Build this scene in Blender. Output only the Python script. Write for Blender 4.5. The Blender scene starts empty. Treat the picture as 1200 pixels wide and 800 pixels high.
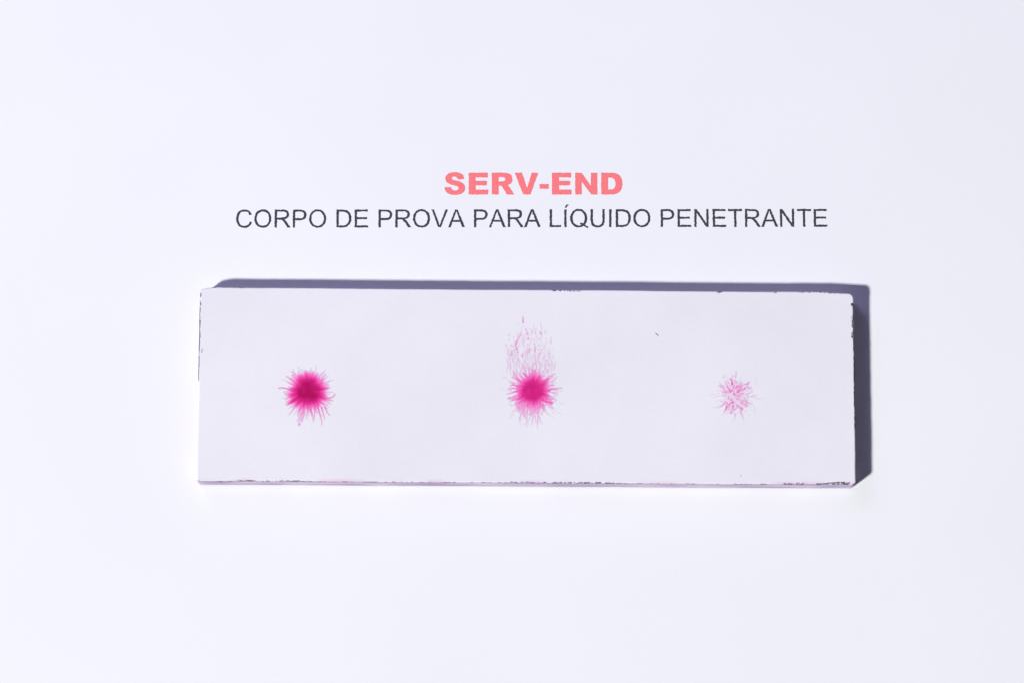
import bpy, math
import numpy as np
from mathutils import Vector, geometry

MM = 0.001
scene = bpy.context.scene
RNG = np.random.default_rng(7)

# ------------------------------------------------------------------ camera
TILT = math.radians(12.0)
DIST = 0.535
cam = bpy.data.objects.new('camera', bpy.data.cameras.new('camera'))
scene.collection.objects.link(cam)
cam.location = (0.0, -DIST * math.sin(TILT), DIST * math.cos(TILT))
cam.rotation_euler = (TILT, 0.0, 0.0)
cam.data.sensor_width = 36.0
cam.data.lens = 123.8
cam.data.clip_start = 0.02
cam.data.clip_end = 20.0
scene.camera = cam

# ------------------------------------------------------------------ room light (dim, bluish)
world = bpy.data.worlds.new('World')
scene.world = world
world.use_nodes = True
bg = world.node_tree.nodes['Background']
bg.inputs['Color'].default_value = (0.62, 0.56, 1.0, 1)
bg.inputs['Strength'].default_value = 0.064

def area_lamp(name, loc, target, size, power, color):
    d = bpy.data.lights.new(name, 'AREA')
    d.shape = 'DISK'
    d.size = size
    d.energy = power
    d.color = color
    o = bpy.data.objects.new(name, d)
    scene.collection.objects.link(o)
    o.location = loc
    o.rotation_euler = (Vector(target) - Vector(loc)).to_track_quat('-Z', 'Y').to_euler()
    return o

# hard studio lamp low on the left in front, wide cool softbox high behind on the left
area_lamp('key_lamp', (-1.84, -1.40, 2.22), (0, 0, 0), 0.28, 132.5, (0.985, 1.0, 0.97))
area_lamp('soft_fill', (-0.56, 0.60, 0.64), (0, 0, 0), 0.6, 2.80, (0.585, 0.535, 1.0))

vs = scene.view_settings
scene.display_settings.display_device = 'sRGB'
vs.view_transform = 'Standard'
vs.look = 'None'
vs.exposure = 0.0
vs.gamma = 1.0
vs.use_curve_mapping = False

# ------------------------------------------------------------------ helpers
def lin(r, g, b):
    f = lambda c: c / 12.92 if c <= 0.04045 else ((c + 0.055) / 1.055) ** 2.4
    return tuple(f(v / 255.0) for v in (r, g, b))

def link(o, parent=None):
    scene.collection.objects.link(o)
    if parent is not None:
        o.parent = parent
    return o

def mesh_np(name, verts, faces, mat, parent=None, smooth=False):
    """faces: (n,4) or (n,3) int array, or list of polygons"""
    me = bpy.data.meshes.new(name)
    if isinstance(faces, np.ndarray):
        n, k = faces.shape
        me.vertices.add(len(verts))
        me.vertices.foreach_set('co', np.asarray(verts, dtype=np.float32).ravel())
        me.loops.add(n * k)
        me.loops.foreach_set('vertex_index', faces.astype(np.int32).ravel())
        me.polygons.add(n)
        me.polygons.foreach_set('loop_start', np.arange(0, n * k, k, dtype=np.int32))
        me.polygons.foreach_set('loop_total', np.full(n, k, dtype=np.int32))
        me.update(calc_edges=True)
        me.validate()
    else:
        me.from_pydata([tuple(v) for v in verts], [], faces)
        me.update()
    if smooth:
        me.polygons.foreach_set('use_smooth', np.ones(len(me.polygons), dtype=bool))
    me.materials.append(mat)
    return link(bpy.data.objects.new(name, me), parent)

def smooth_noise(x, seed, periodic=None):
    """1-D value noise, x array"""
    r = np.random.default_rng(seed).random(8192)
    i = np.floor(x).astype(int)
    f = x - i
    f = f * f * (3 - 2 * f)
    j = i + 1
    if periodic:
        i, j = i % periodic, j % periodic
    return r[i % 8192] * (1 - f) + r[j % 8192] * f

def noise2(x, y, seed):
    r = np.random.default_rng(seed).random((256, 256))
    i, j = np.floor(x).astype(int), np.floor(y).astype(int)
    fx, fy = x - i, y - j
    fx = fx * fx * (3 - 2 * fx)
    fy = fy * fy * (3 - 2 * fy)
    a = r[i % 256, j % 256] * (1 - fx) + r[(i + 1) % 256, j % 256] * fx
    b = r[i % 256, (j + 1) % 256] * (1 - fx) + r[(i + 1) % 256, (j + 1) % 256] * fx
    return a * (1 - fy) + b * fy

# ------------------------------------------------------------------ materials
def new_mat(name):
    m = bpy.data.materials.new(name)
    m.use_nodes = True
    nt = m.node_tree
    return m, nt, nt.nodes['Principled BSDF']

def noise_node(nt, scale, detail, space='Object', rough=0.6):
    tc = nt.nodes.new('ShaderNodeTexCoord')
    n = nt.nodes.new('ShaderNodeTexNoise')
    n.inputs['Scale'].default_value = scale
    n.inputs['Detail'].default_value = detail
    n.inputs['Roughness'].default_value = rough
    nt.links.new(tc.outputs[space], n.inputs['Vector'])
    return n

def scale_colour(nt, src, noise, lo, hi):
    """src colour multiplied by a noise mapped to lo..hi"""
    mr = nt.nodes.new('ShaderNodeMapRange')
    mr.inputs['From Min'].default_value = 0.3
    mr.inputs['From Max'].default_value = 0.7
    mr.inputs['To Min'].default_value = lo
    mr.inputs['To Max'].default_value = hi
    nt.links.new(noise.outputs['Fac'], mr.inputs['Value'])
    vm = nt.nodes.new('ShaderNodeVectorMath')
    vm.operation = 'SCALE'
    if isinstance(src, tuple):
        vm.inputs[0].default_value = src[:3]
    else:
        nt.links.new(src, vm.inputs[0])
    nt.links.new(mr.outputs['Result'], vm.inputs['Scale'])
    return vm.outputs['Vector']

def paper_material():
    m, nt, p = new_mat('white_paper')
    fine = noise_node(nt, 2600, 3)
    broad = noise_node(nt, 22, 2)
    c = scale_colour(nt, (0.860, 0.860, 0.893), broad, 0.985, 1.01)
    c = scale_colour(nt, c, fine, 0.992, 1.008)
    nt.links.new(c, p.inputs['Base Color'])
    p.inputs['Roughness'].default_value = 0.9
    p.inputs['Specular IOR Level'].default_value = 0.15
    b = nt.nodes.new('ShaderNodeBump')
    b.inputs['Strength'].default_value = 0.06
    b.inputs['Distance'].default_value = 0.0001
    nt.links.new(fine.outputs['Fac'], b.inputs['Height'])
    nt.links.new(b.outputs['Normal'], p.inputs['Normal'])
    return m

def ink_material(name, col, spread):
    m, nt, p = new_mat(name)
    n = noise_node(nt, 4200, 3)
    c = scale_colour(nt, col, n, 1 - spread, 1 + spread)
    nt.links.new(c, p.inputs['Base Color'])
    p.inputs['Roughness'].default_value = 0.75
    p.inputs['Specular IOR Level'].default_value = 0.2
    return m

COAT = (0.815, 0.792, 0.845)

def coat_material():
    m, nt, p = new_mat('developer_powder')
    at = nt.nodes.new('ShaderNodeAttribute')
    at.attribute_name = 'dye'
    ramp = nt.nodes.new('ShaderNodeValToRGB')
    k = 0.955
    stops = [(0.0, COAT),
             (0.10, tuple(v * k for v in lin(226, 196, 222))),
             (0.22, tuple(v * k for v in lin(242, 160, 212))),
             (0.42, tuple(v * k for v in lin(244, 98, 180))),
             (0.62, tuple(v * k for v in lin(233, 55, 150))),
             (0.82, tuple(v * k for v in lin(212, 30, 126))),
             (1.0, tuple(v * k for v in lin(180, 4, 92)))]
    cr = ramp.color_ramp
    cr.elements[0].position, cr.elements[0].color = 0.0, (*stops[0][1], 1)
    cr.elements[1].position, cr.elements[1].color = 1.0, (*stops[-1][1], 1)
    for pos, c in stops[1:-1]:
        cr.elements.new(pos).color = (*c, 1)
    nt.links.new(at.outputs['Fac'], ramp.inputs['Fac'])
    broad = noise_node(nt, 60, 3)
    fine = noise_node(nt, 2500, 4)
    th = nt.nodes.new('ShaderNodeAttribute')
    th.attribute_name = 'thin'                     # thin powder in front; side colour also darkened to cut light bounced onto paper
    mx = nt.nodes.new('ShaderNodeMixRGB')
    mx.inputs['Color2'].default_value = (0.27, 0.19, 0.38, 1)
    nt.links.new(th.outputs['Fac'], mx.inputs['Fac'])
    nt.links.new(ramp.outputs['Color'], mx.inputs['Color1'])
    c = scale_colour(nt, mx.outputs['Color'], broad, 0.968, 1.02)
    c = scale_colour(nt, c, fine, 0.985, 1.012)
    nt.links.new(c, p.inputs['Base Color'])
    p.inputs['Roughness'].default_value = 0.85
    p.inputs['Specular IOR Level'].default_value = 0.15
    b = nt.nodes.new('ShaderNodeBump')
    b.inputs['Strength'].default_value = 0.12
    b.inputs['Distance'].default_value = 0.0001
    nt.links.new(fine.outputs['Fac'], b.inputs['Height'])
    nt.links.new(b.outputs['Normal'], p.inputs['Normal'])
    return m

def metal_material():
    m, nt, p = new_mat('bare_steel')
    n = noise_node(nt, 1500, 4)
    c = scale_colour(nt, (0.36, 0.34, 0.41), n, 0.5, 1.4)
    nt.links.new(c, p.inputs['Base Color'])
    p.inputs['Metallic'].default_value = 1.0
    p.inputs['Roughness'].default_value = 0.5
    return m

M_PAPER = paper_material()
M_RED = ink_material('coral_red_ink', (0.95, 0.203, 0.222), 0.12)
M_DARK = ink_material('black_ink', (0.052, 0.050, 0.072), 0.45)
M_COAT = coat_material()
M_METAL = metal_material()

# ------------------------------------------------------------------ the sheet of paper
PX, PY, PT = 0.30, 0.22, 0.00012
pv = [(sx * PX, sy * PY, z) for z in (-PT, 0.0) for sx, sy in ((-1, -1), (1, -1), (1, 1), (-1, 1))]
paper = mesh_np('paper_sheet', pv,
                [(0, 3, 2, 1), (4, 5, 6, 7), (0, 1, 5, 4), (1, 2, 6, 5), (2, 3, 7, 6), (3, 0, 4, 7)], M_PAPER)
paper['kind'] = 'structure'
paper['label'] = 'white printed paper sheet lying flat under the coated plate'

# ------------------------------------------------------------------ the test plate
H = 3.5                                        # thickness, mm
QUAD = np.array([(-47.27, -22.03), (51.47, -22.60), (51.68, 6.86), (-47.24, 7.62)])   # counter-clockwise, mm
CORNER = [0.45, 0.70, 0.80, 0.55]
ORIGIN = QUAD.mean(axis=0)
N_EDGE = (1650, 500, 1650, 500)
N_ARC = 16

def outline(inset):
    """Rounded, very slightly uneven outline of the plate drawn in by inset mm; same point count for every inset.
    returns points, edge index, position along edge 0..1"""
    d = np.roll(QUAD, -1, axis=0) - QUAD
    d /= np.linalg.norm(d, axis=1)[:, None]
    nrm = np.stack([-d[:, 1], d[:, 0]], axis=1)                # inward
    q = []
    for i in range(4):
        a, b = i - 1, i
        A = np.array([nrm[a], nrm[b]])
        q.append(np.linalg.solve(A, np.array([nrm[a] @ QUAD[i] + inset, nrm[b] @ QUAD[i] + inset])))
    q = np.array(q)
    pts, edge, pos = [], [], []
    rad = [max(r - inset, 0.03) for r in CORNER]
    for i in range(4):
        j = (i + 1) % 4
        s = q[i] + d[i] * rad[i]
        e = q[j] - d[i] * rad[j]
        if i == 3: s = s + 0.26 * nrm[2]
        if i == 1: e = e + 0.22 * nrm[2]
        t = np.linspace(0, 1, N_EDGE[i], endpoint=False)
        w = (smooth_noise(t * 14 + 3, 40 + i) - 0.5) * 0.07 + (smooth_noise(t * 90 + 3, 50 + i) - 0.5) * 0.025
        if i == 2:                                             # the rear edge sags towards the right corner
            w = w * np.clip(np.minimum(t, 1 - t) / 0.004, 0, 1)
            w = w + 0.22 * np.clip((0.055 - t) / 0.055, 0, 1) ** 1.5 + 0.26 * np.clip((t - 0.982) / 0.018, 0, 1) ** 1.5
        fade = np.clip(np.minimum(t, 1 - t) / 0.004, 0, 1)
        if i != 2: w = w * fade
        pts.append(s + (e - s) * t[:, None] + nrm[i] * w[:, None])
        edge.append(np.full(N_EDGE[i], i)); pos.append(t)
        c = e + nrm[i] * rad[j]
        a0 = math.atan2(*(-nrm[i])[::-1])
        a1 = math.atan2(*(-nrm[j])[::-1])
        if a1 < a0: a1 += 2 * math.pi
        ang = np.linspace(a0, a1, N_ARC, endpoint=False)
        sag = 0.26 * nrm[2] if i == 2 else 0.0
        pts.append(c + rad[j] * np.stack([np.cos(ang), np.sin(ang)], axis=1) + sag)
        edge.append(np.where(np.arange(N_ARC) < N_ARC // 2, i, j)); pos.append(np.where(np.arange(N_ARC) < N_ARC // 2, 1.0, 0.0))
    return np.concatenate(pts), np.concatenate(edge), np.concatenate(pos)

def rings_mesh(profile):
    """profile: (inset, z) from below to above; returns vertices (R,N,3) in local metres and edge data"""
    V = []
    for ins, z in profile:
        p, e, t = outline(ins)
        V.append(np.column_stack([p - ORIGIN, np.full(len(p), z)]))
    return np.array(V) * MM, e, t

plate = bpy.data.objects.new('test_plate', None)
plate.empty_display_size = 0.02
plate.location = (ORIGIN[0] * MM, ORIGIN[1] * MM, 0.00002)
link(plate)
plate['label'] = 'rectangular steel plate coated in white powder with three magenta dye spots'
plate['category'] = 'test plate'

def strip_faces(R, N):
    i = np.arange(N)
    j = (i + 1) % N
    return np.concatenate([np.stack([r * N + i, r * N + j, (r + 1) * N + j, (r + 1) * N + i], axis=1) for r in range(R - 1)])

# bare steel body
prof = [(0.32, 0.0), (0.12, 0.05), (0.05, 0.16), (0.045, H - 0.30), (0.07, H - 0.17), (0.14, H - 0.085), (0.28, H - 0.045)]
V, E_, T_ = rings_mesh(prof)
R_, N_ = V.shape[:2]
polys = strip_faces(R_, N_).tolist()
polys.append(list(range(N_ - 1, -1, -1)))
polys.append([(R_ - 1) * N_ + k for k in range(N_)])
body = mesh_np('steel_body', V.reshape(-1, 3), polys, M_METAL, plate)

# powder coat: wraps the sides and the top, broken away along the edges
prof, U = [], []
for z in np.linspace(0.22, H - 0.22, 15):
    prof.append((0.012 * (z < 0.3), z)); U.append(z - (H - 0.22) - 0.17)
for a in np.linspace(0, 90, 8)[1:]:
    r = 0.22
    prof.append((r - r * math.cos(math.radians(a)), H - r + r * math.sin(math.radians(a))))
    U.append(r * math.radians(a) - 0.17)
for k in np.linspace(0.27, 0.85, 12):
    prof.append((k, H)); U.append(k - 0.22 + 0.175)
V, E_, T_ = rings_mesh(prof)
U = np.array(U)
R_, N_ = V.shape[:2]
XY = V + np.array([ORIGIN[0], ORIGIN[1], 0]) * MM
XY = XY / MM                                                 # mm, world plan
x, y = XY[..., 0], XY[..., 1]
u = np.broadcast_to(U[:, None], (R_, N_))
e = np.broadcast_to(E_[None], (R_, N_))

def bump(v, lo, hi, soft):
    return np.clip((v - lo) / soft + 0.5, 0, 1) * np.clip((hi - v) / soft + 0.5, 0, 1)

def arris(c, w):
    return np.exp(-((u - c) / w) ** 2)

s = np.where((e == 0) | (e == 2), x, y)
nz = 0.6 * noise2(s * 2.6 + 40, u * 3.2 + 60, 1) + 0.4 * noise2(s * 6.5 + 40, u * 7 + 60, 2)
nz_f = 0.5 * noise2(s * 3.4 + 40, u * 5.0 + 80, 3) + 0.5 * noise2(s * 7.5 + 40, u * 7 + 60, 4)
nz = np.clip((nz - 0.5) * 2.2 + 0.5, 0, 1)
nz_f = np.clip((nz_f - 0.5) * 2.6 + 0.5, 0, 1)
chip = np.zeros_like(x)
def chips(edge, lo, hi, soft, c, w, amp, n=nz_f):
    global chip
    chip = np.maximum(chip, np.where(e == edge, bump(s, lo, hi, soft) * arris(c, w) * amp * (0.12 + 1.2 * n), 0))
# front edge (0): dotted rows and a thin worn line
chips(0, -41.5, -31.5, 1.5, 0.04, 0.12, 1.05)
chips(0, -1.0, 15.5, 2.0, 0.05, 0.17, 1.10)
chips(0, -35, -6, 6, -0.06, 0.07, 0.98, nz)
chips(0, 24, 51, 6, -0.05, 0.08, 0.88, nz)
chips(0, 40.5, 44.0, 1.0, 0.10, 0.20, 1.0)
wedge = np.clip((x - 45.0) / 5.5, 0, 1)
chip = np.maximum(chip, np.where(e == 0, bump(x, 45.3, 51.05, 0.5) * np.exp(-((u - 0.08 - 0.10 * wedge) / (0.10 + 0.24 * wedge)) ** 4)
                                 * (0.66 + 0.62 * nz_f), 0))
chips(0, -47.5, 51.5, 0.5, -0.05, 0.10, 0.90, nz)
# right edge (1)
chips(1, -0.6, 6.1, 1.2, 0.10, 0.33, 1.30)
chips(1, -15, 2.0, 5.0, -0.02, 0.13, 1.6, 0.25 + 0.75 * nz)
# rear edge (2)
chips(2, 5.5, 10.5, 1.2, 0.12, 0.16, 1.02)
chips(2, 31, 31.9, 0.4, 0.12, 0.14, 1.25)
chips(2, 39.4, 40.4, 0.4, 0.14, 0.18, 1.3)
chips(2, 43, 50.6, 2.0, 0.08, 0.12, 0.90)
chips(2, -46.5, -40, 2.0, 0.02, 0.10, 0.95)
# left edge (3)
chips(3, -2.5, 7.0, 2.0, 0.08, 0.18, 1.02)
chips(3, -7, 5.5, 3.0, -0.02, 0.13, 1.9, 0.3 + 0.7 * nz)
chips(3, 5.2, 7.2, 0.6, 0.12, 0.18, 1.05)
chips(3, -2.35, -1.8, 0.3, 0.42, 0.16, 1.5)

arc = (T_ == 0.0) | (T_ == 1.0)
chip = np.where(np.broadcast_to(arc[None], (R_, N_)) & (u > 0.12), 0, chip)     # the powder holds on the rounded corners
F = strip_faces(R_, N_)
keep = chip.reshape(-1)[F].mean(axis=1) < 0.72
F = F[keep]
# faint dye dried along the front edge
dye = np.zeros_like(x)
front = (e == 0)
pink = np.clip((smooth_noise(x * 0.35 + 60, 21) - 0.48) * 3, 0, 1)
dye = np.where(front, 0.09 * pink * np.exp(-((u + 0.05) / 0.35) ** 2) + 0.03 * (u < 0), 0)
spots = np.clip((smooth_noise(x * 3.1 + 200, 22) - 0.86) * 9, 0, 1)
dye = np.maximum(dye, np.where(front, 0.24 * spots * np.exp(-((u - 0.02) / 0.13) ** 2), 0))
verts = V.reshape(-1, 3)
polys = F.tolist()
polys.append([(R_ - 1) * N_ + k for k in range(N_)])
coat = mesh_np('powder_coat', verts, polys, M_COAT, plate, smooth=True)
att = coat.data.attributes.new('dye', 'FLOAT', 'POINT')
att.data.foreach_set('value', dye.reshape(-1).astype(np.float32))
thin = np.clip(-u / 0.15 + np.where(e == 0, 0.6, -0.3), 0, 1) * (0.30 + 0.5 * noise2(s * 0.25 + 60, u * 0.8 + 60, 9)) * np.where(e == 3, 2.0, np.where(e == 0, 0.95, 0.2))  # left side darkest, its colour lowered to weaken the glow beside the plate
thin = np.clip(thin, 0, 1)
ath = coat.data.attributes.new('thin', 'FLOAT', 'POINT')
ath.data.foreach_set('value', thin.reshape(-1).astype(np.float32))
coat['label'] = 'matt white powder coat chipped along the edges'

# ------------------------------------------------------------------ dye stains soaked into the powder
CELL = 0.25            # raster step, in stain units (one unit = 0.1297 mm)
UNIT = 0.1297

class Stain:
    def __init__(self, w, h, cx, cy, seed):
        self.nx, self.ny = int(w / CELL), int(h / CELL)
        self.cx, self.cy = cx, cy                       # centre inside the canvas
        self.X, self.Y = np.meshgrid((np.arange(self.nx) + 0.5) * CELL - cx, (np.arange(self.ny) + 0.5) * CELL - cy, indexing='ij')
        self.D = np.zeros((self.nx, self.ny))
        self.r = np.random.default_rng(seed)

    def dab(self, x, y, rad, dens):
        R = rad + 0.7
        i0, i1 = int((x + self.cx - R) / CELL), int((x + self.cx + R) / CELL) + 2
        j0, j1 = int((y + self.cy - R) / CELL), int((y + self.cy + R) / CELL) + 2
        i0, j0 = max(i0, 0), max(j0, 0)
        if i0 >= i1 or j0 >= j1: return
        sx, sy = self.X[i0:i1, j0:j1], self.Y[i0:i1, j0:j1]
        d = np.hypot(sx - x, sy - y)
        v = dens * np.clip((rad + 0.45 - d) / 0.9, 0, 1)
        self.D[i0:i1, j0:j1] = np.maximum(self.D[i0:i1, j0:j1], v)

    def filament(self, x, y, ang, length, w0, w1, d0, d1, wig=0.10, gap=0.0, pull=None, bulb=0.0, fork=0.0):
        n = max(int(length / 0.35), 2)
        on, bend = True, 0.0
        for k in range(n):
            t = k / n
            if gap and self.r.random() < gap: on = not on
            if on:
                self.dab(x, y, (w0 * (1 - t) + w1 * t) * self.r.uniform(0.75, 1.2), (d0 * (1 - t) + d1 * t) * self.r.uniform(0.8, 1.15))
            bend = 0.8 * bend + self.r.normal(0, wig)
            ang += bend * 0.5
            if pull is not None:
                ang += 0.05 * math.sin(pull - ang)
            x += 0.35 * math.cos(ang); y += 0.35 * math.sin(ang)
            if fork and self.r.random() < fork and t > 0.2:
                self.filament(x, y, ang + self.r.choice([-1, 1]) * self.r.uniform(0.4, 0.9), length * (1 - t) * 0.7, w0 * 0.8, w1, d0 * 0.85, d1, wig, gap, pull)
        if bulb: self.dab(x, y, bulb, max(d1, 0.32))

    def core(self, prof, rag, sx=1.0, sy=1.0, seed=3):
        a = np.arctan2(self.Y, self.X)
        rr = np.hypot(self.X / sx, self.Y / sy)
        c = (a + math.pi) / (2 * math.pi)
        wob = (smooth_noise(c * 9, seed, 9) - 0.5) * rag + (smooth_noise(c * 34, seed + 1, 34) - 0.5) * rag * 0.9 + (smooth_noise(c * 80, seed + 2, 80) - 0.5) * rag * 0.55
        rr = rr * (1 + wob * np.clip(rr / 15, 0, 1.2))
        v = np.interp(rr, [p[0] for p in prof], [p[1] for p in prof])
        v *= 1 + (noise2(self.X * 0.22 + 50, self.Y * 0.22 + 50, seed + 5) - 0.5) * 0.16
        self.D = np.maximum(self.D, v)

    def blur(self, n):
        D = self.D
        for _ in range(n):
            for ax in (0, 1):
                D = 0.25 * np.roll(D, 1, ax) + 0.5 * D + 0.25 * np.roll(D, -1, ax)
        self.D = D

    def build(self, cx_mm, cy_mm, label, cut=0.012):
        D = np.clip(self.D, 0, 1)
        D[[0, -1], :] = 0; D[:, [0, -1]] = 0
        cell = np.maximum.reduce([D[:-1, :-1], D[1:, :-1], D[:-1, 1:], D[1:, 1:]]) > cut
        idx = np.arange(D.size).reshape(D.shape)
        f = np.stack([idx[:-1, :-1], idx[1:, :-1], idx[1:, 1:], idx[:-1, 1:]], axis=-1)[cell]
        used = np.unique(f)
        remap = np.full(D.size, -1)
        remap[used] = np.arange(len(used))
        px = (self.X.ravel()[used] * UNIT + cx_mm - ORIGIN[0]) * MM
        py = (self.Y.ravel()[used] * UNIT + cy_mm - ORIGIN[1]) * MM
        v = np.column_stack([px, py, np.full(len(used), (H + 0.008) * MM)])
        o = mesh_np('dye_stain', v, remap[f], M_COAT, plate)
        a = o.data.attributes.new('dye', 'FLOAT', 'POINT')
        a.data.foreach_set('value', D.ravel()[used].astype(np.float32))
        o['label'] = label
        return o

def ring_filaments(S, n, r0, r1f, w0, w1, d0, d1, **kw):
    for k in range(n):
        a = 2 * math.pi * (k + S.r.uniform(-0.45, 0.45)) / n
        r = S.r.uniform(*r0)
        L = r1f(a) * S.r.uniform(0.55, 1.1) - r
        if L > 1:
            S.filament(r * math.cos(a), r * math.sin(a), a + S.r.normal(0, 0.10), L, w0 * S.r.uniform(0.6, 1.3), w1, d0 * S.r.uniform(0.75, 1.1), d1, **kw)

# dense round spot
S = Stain(104, 120, 52, 62, 11)
S.core([(0, 1.0), (7.5, 0.98), (11.5, 0.92), (14.5, 0.76), (17, 0.57), (19, 0.44), (21, 0.30), (22.5, 0.12), (24, 0)], 0.22, 0.98, 1.0)
reach = lambda a: 27.5 + 9 * max(0, -math.sin(a)) ** 1.5 + 2 * max(0, math.sin(a))
ring_filaments(S, 96, (16, 19), lambda a: 26.5, 0.75, 0.40, 0.52, 0.28, wig=0.02)
ring_filaments(S, 74, (18, 20), lambda a: reach(a) + 1, 0.62, 0.32, 0.44, 0.18, wig=0.02)
ring_filaments(S, 30, (20, 23), lambda a: reach(a) + 5, 0.42, 0.28, 0.22, 0.10, wig=0.045, gap=0.03)
for a0, L in ((172, 12), (-17, 12), (198, 9), (222, 9), (140, 10), (48, 12), (28, 11), (70, 11), (108, 11)):
    a = math.radians(a0)
    big = a0 in (172, -17)
    S.filament(22 * math.cos(a), 22 * math.sin(a), a, L, 0.75 if big else 0.42, 0.5 if big else 0.3, 0.42 if big else 0.2, 0.28 if big else 0.10, wig=0.05, bulb=0.8 if big else 0)
S.filament(-7, -24, math.radians(-100), 14, 0.5, 0.35, 0.3, 0.14, wig=0.03); S.dab(-9.5, -38.5, 1.5, 0.22)
for xx, L in ((-8, 13), (-4, 18), (0, 14), (4, 18), (8, 17), (12, 23), (16, 16), (20, 12)):
    S.filament(xx, -18, math.radians(-92 + xx * 1.1), L, 0.75, 0.32, 0.46, 0.18, wig=0.02)
S.blur(2)
S.dab(0.4, 0.9, 0.35, 1.0)
S.build(-30.72, -8.42, 'dense round magenta dye spot')

# spot with a tall feathered plume
S = Stain(110, 170, 55, 66, 23)
S.core([(0, 0.82), (8, 0.80), (11.5, 0.72), (13.5, 0.57), (15.5, 0.45), (17.5, 0.34), (19, 0.16), (20.5, 0)], 0.2, 1.0, 0.97, seed=17)
ring_filaments(S, 110, (12, 16), lambda a: 29 + 3 * abs(math.cos(a)), 0.85, 0.36, 0.47, 0.22, wig=0.025, fork=0.012)
ring_filaments(S, 24, (13, 16), lambda a: 23, 1.4, 0.9, 0.44, 0.34, wig=0.03)
ring_filaments(S, 80, (21, 26), lambda a: 38 + 4 * max(0, -math.sin(a)), 0.40, 0.26, 0.20, 0.08, wig=0.03, gap=0.08)
a = math.radians(-42)
S.filament(16 * math.cos(a), 16 * math.sin(a), a + 0.1, 11, 1.3, 1.2, 0.46, 0.36, wig=0.04, bulb=2.0)
for k in range(30):                                           # lower runs
    xx = -19 + 33 * ((k * 0.618034) % 1.0)
    S.filament(xx, -15 - S.r.uniform(0, 5), math.radians(-93 + S.r.normal(0, 8)), S.r.uniform(8, 28), 0.60, 0.30, 0.36, 0.09, wig=0.03, pull=-math.pi / 2, gap=0.02)
NP = 190
for k in range(NP):                                           # upper plume of broken streaks
    xx = -34 + 61 * ((k * 0.618034) % 1.0) + S.r.uniform(-0.5, 0.5)
    top = 90 - 0.034 * (xx + 4) ** 2 - S.r.uniform(0, 26)
    yy = 15 + 52 * S.r.random() ** 1.3
    if top - yy < 5: continue
    d = S.r.uniform(0.07, 0.25)
    S.filament(xx * (0.86 + 0.002 * yy), yy, math.radians(90 + S.r.normal(0, 7) - xx * 0.18), min(top - yy, S.r.uniform(6, 26)), 0.34, 0.24, d, d * 0.5, wig=0.035, gap=0.11, pull=math.pi / 2)
for k in range(16):                                           # little open loops and flecks between the streaks
    xx, yy = S.r.uniform(-28, 22), S.r.uniform(30, 70)
    S.filament(xx, yy, S.r.uniform(0, 6.3), S.r.uniform(1, 2.5), 0.5, 0.4, S.r.uniform(0.12, 0.3), 0.14, wig=0.1)
for xx, y0, L, d in ((-17, 44, 10, 0.40), (-19, 54, 13, 0.34), (-11, 80, 7, 0.36), (-5, 60, 13, 0.32), (-24, 42, 12, 0.28), (3, 46, 16, 0.26), (17, 34, 13, 0.22), (-12, 40, 7, 0.32), (-4, 45, 6, 0.25), (-10, 66, 9, 0.26), (9, 66, 10, 0.2)):
    S.filament(xx, y0, math.radians(92 if xx < 15 else 58), L, 0.75, 0.45, d, d * 0.7, wig=0.03, gap=0.10)
S.blur(1)
S.dab(0.3, -3.4, 0.4, 0.5)
S.build(3.10, -8.20, 'magenta dye spot with a tall feathered plume')

# faint branching spot
S = Stain(84, 90, 42, 45, 37)
S.core([(0, 0.06), (9, 0.05), (14, 0.03), (17, 0)], 0.25, 0.95, 1.15, seed=33)
for k in range(64):                                           # blotches, denser towards the middle
    rr, aa = 21 * S.r.random() ** 0.7, S.r.uniform(0, 6.28)
    S.dab(rr * math.cos(aa) * 0.85, rr * math.sin(aa) * 1.1, S.r.uniform(0.4, 1.5), S.r.uniform(0.12, 0.44) * (1 - rr / 38))
for x0, y0, a0, L, w, d in ((-1.5, 11, -92, 24, 0.75, 0.42), (-5, 5, -4, 15, 0.6, 0.38), (3, 4, 38, 9, 1.3, 0.40), (1, 9, 24, 8, 1.0, 0.38), (-5, 4, 125, 10, 1.2, 0.42), (-3, 13, 92, 9, 1.3, 0.42),
                            (4, 9, 74, 13, 0.6, 0.36), (8, 6, 30, 13, 0.8, 0.36), (-4, 0, 172, 12, 0.9, 0.40), (-5, -5, 188, 9, 1.0, 0.38), (-3, -8, -98, 9, 1.6, 0.42), (-5, -9, -135, 10, 0.9, 0.38),
                            (-10, -13, -98, 8, 1.1, 0.40), (-4, -17, -85, 7, 0.8, 0.34), (0, -1, -12, 13, 0.8, 0.38), (1, -4, -22, 15, 0.8, 0.38), (7, -9, -55, 9, 0.9, 0.36), (8, -15, -100, 5, 1.1, 0.36), (13, -8, -90, 3, 1.0, 0.3),
                            (6, 2, 3, 13, 0.7, 0.36), (14, 13, 50, 4, 1.0, 0.38), (-10, 3, 172, 8, 0.7, 0.34), (-13, 9, 130, 5, 0.9, 0.32), (-1, -14, -80, 5, 1.0, 0.36), (3, -1, 20, 7, 0.7, 0.36)):
    S.filament(x0, y0, math.radians(a0), L, w * 0.85, w * 0.5, d, d * 0.7, wig=0.09, gap=0.12, fork=0.02)
ring_filaments(S, 34, (11, 18), lambda a: 23 + 5 * abs(math.sin(a)), 0.55, 0.35, 0.34, 0.16, wig=0.03, gap=0.12)
ring_filaments(S, 42, (16, 22), lambda a: 31 + 3 * abs(math.cos(a)), 0.36, 0.24, 0.12, 0.07, wig=0.05, gap=0.08)
S.blur(1)
S.build(33.55, -9.0, 'faint pink branching dye spot')

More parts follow.
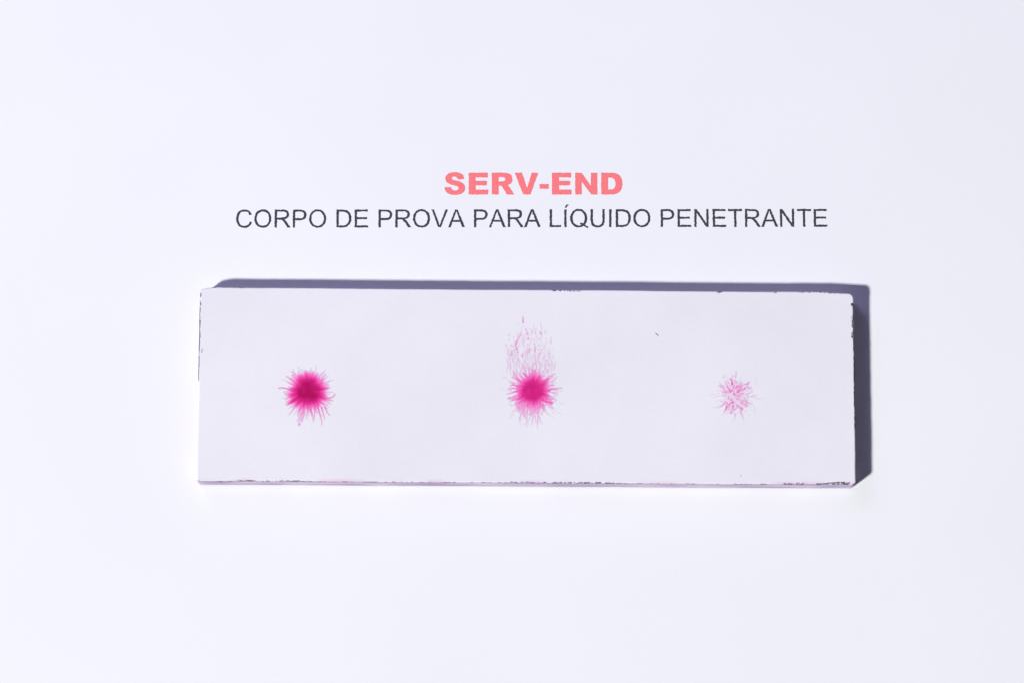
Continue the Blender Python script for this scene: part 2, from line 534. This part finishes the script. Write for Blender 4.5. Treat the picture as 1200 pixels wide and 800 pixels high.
# ------------------------------------------------------------------ tiny scratches in the coat
def scratch(path, rad):
    pts = [Vector((px - ORIGIN[0], py - ORIGIN[1], 0)) for px, py in path]
    vv, ff = [], []
    for k, p in enumerate(pts):
        d = (pts[min(k + 1, len(pts) - 1)] - pts[max(k - 1, 0)]).normalized()
        n = Vector((-d.y, d.x, 0))
        r = rad * (0.45 if k in (0, len(pts) - 1) else 1.0)
        for off, z in ((-r, 0.004), (-0.4 * r, 0.03), (0.4 * r, 0.03), (r, 0.004)):
            q = p + n * off
            vv.append((q.x * MM, q.y * MM, (H + z) * MM))
    for k in range(len(pts) - 1):
        for m in range(3):
            a = k * 4 + m
            ff.append((a, a + 4, a + 5, a + 1))
    o = mesh_np('scratch', vv, ff, M_DARK, plate, smooth=True)
    o['label'] = 'tiny dark mark in the powder'
scratch([(21.62, 0.52), (21.74, 0.42), (21.90, 0.29), (22.02, 0.14), (22.06, -0.02)], 0.055)
scratch([(34.12, -21.42), (34.22, -21.26), (34.36, -21.10)], 0.03)

# ------------------------------------------------------------------ printed lettering
def cubic(p0, p1, p2, p3, n=10):
    t = np.linspace(0, 1, n + 1)[1:, None]
    p0, p1, p2, p3 = map(np.array, (p0, p1, p2, p3))
    return ((1 - t) ** 3 * p0 + 3 * (1 - t) ** 2 * t * p1 + 3 * (1 - t) * t ** 2 * p2 + t ** 3 * p3).tolist()

def path(*cmds):
    """points, or 6-tuples for a cubic from the last point"""
    out = []
    for c in cmds:
        if len(c) == 2: out.append(list(c))
        else: out += cubic(out[-1], c[0:2], c[2:4], c[4:6])
    if np.hypot(out[0][0] - out[-1][0], out[0][1] - out[-1][1]) < 1e-6: out.pop()
    return out

def oval(x0, x1, y0, y1):
    cx, cy, a, b, k = (x0 + x1) / 2, (y0 + y1) / 2, (x1 - x0) / 2, (y1 - y0) / 2, 0.57
    return path((cx + a, cy), (cx + a, cy + k * b, cx + k * a, cy + b, cx, cy + b), (cx - k * a, cy + b, cx - a, cy + k * b, cx - a, cy),
                (cx - a, cy - k * b, cx - k * a, cy - b, cx, cy - b), (cx + k * a, cy - b, cx + a, cy - k * b, cx + a, cy))

O_OUT, O_IN = oval(99, 1495, -24, 1491), oval(299, 1295, 142, 1324)
THIN = {   # advance, list of shapes; a shape is a list of contours (outer first)
    'C': (1479, [[path((1204, 514), (1398, 465), (1320, 150, 1100, -25, 797, -25), (360, -25, 102, 270, 102, 744), (102, 1210, 380, 1491, 800, 1491), (1085, 1491, 1290, 1340, 1367, 1056),
                       (1176, 1011), (1110, 1225, 990, 1326, 796, 1326), (480, 1326, 302, 1090, 302, 745), (302, 370, 480, 141, 780, 141), (1000, 141, 1150, 270, 1204, 514))]]),
    'O': (1593, [[O_OUT, O_IN]]),
    'Q': (1593, [[O_OUT, O_IN], [path((930, 388), (880, 248), (1060, 190, 1240, 60, 1525, -112), (1584, 30), (1380, 110, 1200, 300, 930, 388))]]),
    'R': (1479, [[path((161, 0), (161, 1466), (811, 1466), (1150, 1466, 1328, 1320, 1328, 1066), (1328, 850, 1190, 715, 930, 668), (1030, 620, 1090, 545, 1150, 450), (1453, 0), (1209, 0), (1000, 320),
                       (850, 550, 760, 651, 580, 651), (355, 651), (355, 0)),
                  path((355, 819), (772, 819), (1010, 819, 1128, 900, 1128, 1066), (1128, 1220, 1020, 1304, 819, 1304), (355, 1304))]]),
    'P': (1366, [[path((158, 0), (158, 1466), (711, 1466), (1080, 1466, 1262, 1310, 1262, 1042), (1262, 760, 1090, 596, 728, 596), (352, 596), (352, 0)),
                  path((352, 769), (731, 769), (960, 769, 1062, 865, 1062, 1036), (1062, 1200, 950, 1293, 726, 1293), (352, 1293))]]),
    'D': (1479, [[path((158, 0), (158, 1466), (663, 1466), (1130, 1466, 1381, 1190, 1381, 741), (1381, 270, 1120, 0, 687, 0)),
                  path((352, 173), (352, 1293), (660, 1293), (1010, 1293, 1181, 1080, 1181, 744), (1181, 360, 1010, 173, 665, 173))]]),
    'E': (1366, [[path((162, 0), (162, 1466), (1222, 1466), (1222, 1293), (356, 1293), (356, 844), (1167, 844), (1167, 672), (356, 672), (356, 173), (1256, 173), (1256, 0))]]),
    'V': (1366, [[path((577, 0), (9, 1466), (219, 1466), (600, 401), (677, 165), (754, 401), (1150, 1466), (1348, 1466), (774, 0))]]),
    'A': (1366, [[path((-3, 0), (560, 1466), (769, 1466), (1369, 0), (1148, 0), (977, 444), (364, 444), (203, 0)), path((420, 602), (917, 602), (764, 1008), (662, 1300), (575, 1035))]]),
    'L': (1139, [[path((150, 0), (150, 1466), (344, 1466), (344, 173), (1066, 173), (1066, 0))]]),
    'I': (569, [[path((191, 0), (191, 1466), (385, 1466), (385, 0))]]),
    'Í': (569, [[path((191, 0), (191, 1466), (385, 1466), (385, 0))], [path((215, 1570), (345, 1850), (590, 1850), (370, 1570))]]),
    'U': (1479, [[path((1120, 1466), (1314, 1466), (1314, 619), (1314, 180, 1130, -25, 741, -25), (350, -25, 161, 170, 161, 619), (161, 1466), (355, 1466), (355, 620),
                       (355, 290, 460, 150, 724, 150), (1000, 150, 1120, 270, 1120, 620))]]),
    'N': (1479, [[path((156, 0), (156, 1466), (355, 1466), (1125, 315), (1125, 1466), (1311, 1466), (1311, 0), (1112, 0), (342, 1152), (342, 0))]]),
    'T': (1251, [[path((531, 0), (531, 1293), (48, 1293), (48, 1466), (1210, 1466), (1210, 1293), (725, 1293), (725, 0))]]),
}
B_E = path((0, 0), (0, 124), (108, 124), (108, 97), (40, 97), (40, 78), (102, 78), (102, 52), (40, 52), (40, 28), (110, 28), (110, 0))
HEAVY = {
    'S': path((0, 41), (37, 44), (39, 30, 47, 23, 59, 23), (72, 23, 79, 28, 79, 36), (79, 44, 72, 48, 52, 53), (18, 61, 5, 72, 5, 91), (5, 113, 25, 127, 57, 127), (93, 127, 109, 113, 112, 88), (75, 86),
              (73, 97, 67, 102, 56, 102), (46, 102, 41, 98, 41, 92), (41, 86, 47, 84, 66, 79), (103, 71, 117, 59, 117, 38), (117, 13, 95, -2, 60, -2), (20, -2, 2, 13, 0, 41)),
    'E': B_E,
    'R': path((0, 0), (0, 124), (64, 124), (103, 124, 116, 110, 116, 87), (116, 68, 105, 57, 86, 53), (94, 50, 100, 45, 105, 36), (127, 0), (84, 0), (65, 34), (59, 46, 54, 50, 44, 50), (39, 50), (39, 0)),
    'V': path((0, 124), (41, 124), (69, 38), (96, 124), (134, 124), (88, 0), (47, 0)),
    '-': path((0, 33), (0, 60), (52, 60), (52, 33)),
    'N': path((0, 0), (0, 124), (36, 124), (88, 50), (88, 124), (125, 124), (125, 0), (90, 0), (37, 73), (37, 0)),
    'D': path((0, 0), (0, 124), (57, 124), (98, 124, 120, 102, 120, 62), (120, 22, 99, 0, 57, 0)),
}
HEAVY_HOLE = {'R': path((39, 75), (55, 75), (70, 75, 76, 79, 76, 87), (76, 95, 70, 99, 56, 99), (39, 99)),
              'D': path((39, 28), (39, 96), (50, 96), (71, 96, 80, 85, 80, 62), (80, 38, 71, 28, 50, 28))}

def ragged(contour, step, amp, seed):
    """resample a contour and roughen it the way ink spreads in paper fibres"""
    r = np.random.default_rng(seed)
    c = np.array(contour, dtype=float)
    out = []
    for k in range(len(c)):
        a, b = c[k], c[(k + 1) % len(c)]
        n = max(int(np.hypot(*(b - a)) / step), 1)
        for m in range(n): out.append(a + (b - a) * m / n)
    out = np.array(out)
    j = r.normal(0, 1, out.shape)
    j = 0.5 * j + 0.25 * np.roll(j, 1, 0) + 0.25 * np.roll(j, -1, 0)
    return out + j * amp

def letter(shapes, ox, oy, sx, sy, parent, mat, step, amp, seed, slope):
    vv, ff = [], []
    for n, shape in enumerate(shapes):
        loops = [ragged(c, step, amp, seed * 7 + n * 3 + k) for k, c in enumerate(shape)]
        v3 = [[Vector((p[0], p[1], 0)) for p in l] for l in loops]
        base = len(vv)
        for l in v3:
            for p in l:
                X = ox + p.x * sx
                vv.append((X * MM, (oy + p.y * sy + slope * (X - 3)) * MM, (0.012 + 0.006 * n) * MM))
        for t in geometry.tessellate_polygon(v3):
            a, b, c = (Vector(vv[base + q]) for q in t)
            up = (b - a).cross(c - a).z > 0
            ff.append(tuple(base + q for q in (t if up else t[::-1])))
    return mesh_np('letter', vv, ff, mat, parent)

title = link(bpy.data.objects.new('title_lettering', None), paper)
title.empty_display_size = 0.005
title['label'] = 'heavy coral red title lettering'
caption = link(bpy.data.objects.new('caption_lettering', None), paper)
caption.empty_display_size = 0.005
caption['label'] = 'thin dark grey caption lettering in capitals'

KX, KY = 0.02728, 0.0279
for k, (ch, gx) in enumerate((('S', 0), ('E', 136), ('R', 266), ('V', 395), ('-', 534), ('E', 604), ('N', 735), ('D', 881))):
    shp = [HEAVY[ch]] + ([HEAVY_HOLE[ch]] if ch in HEAVY_HOLE else [])
    letter([shp], -10.36 + gx * KX, 22.95, KX, KY, title, M_RED, 3.2, 1.0, 100 + k, 0.0)

TX = 0.001888
cur = -42.24 - 102 * TX
for k, ch in enumerate('CORPO DE PROVA PARA LÍQUIDO PENETRANTE'):
    if ch == ' ':
        cur += 569 * TX
        continue
    adv, shp = THIN[ch]
    letter(shp, cur, 17.80, TX, TX * 1.02, caption, M_DARK, 42, 19, 300 + k, 0.0014)
    cur += adv * TX
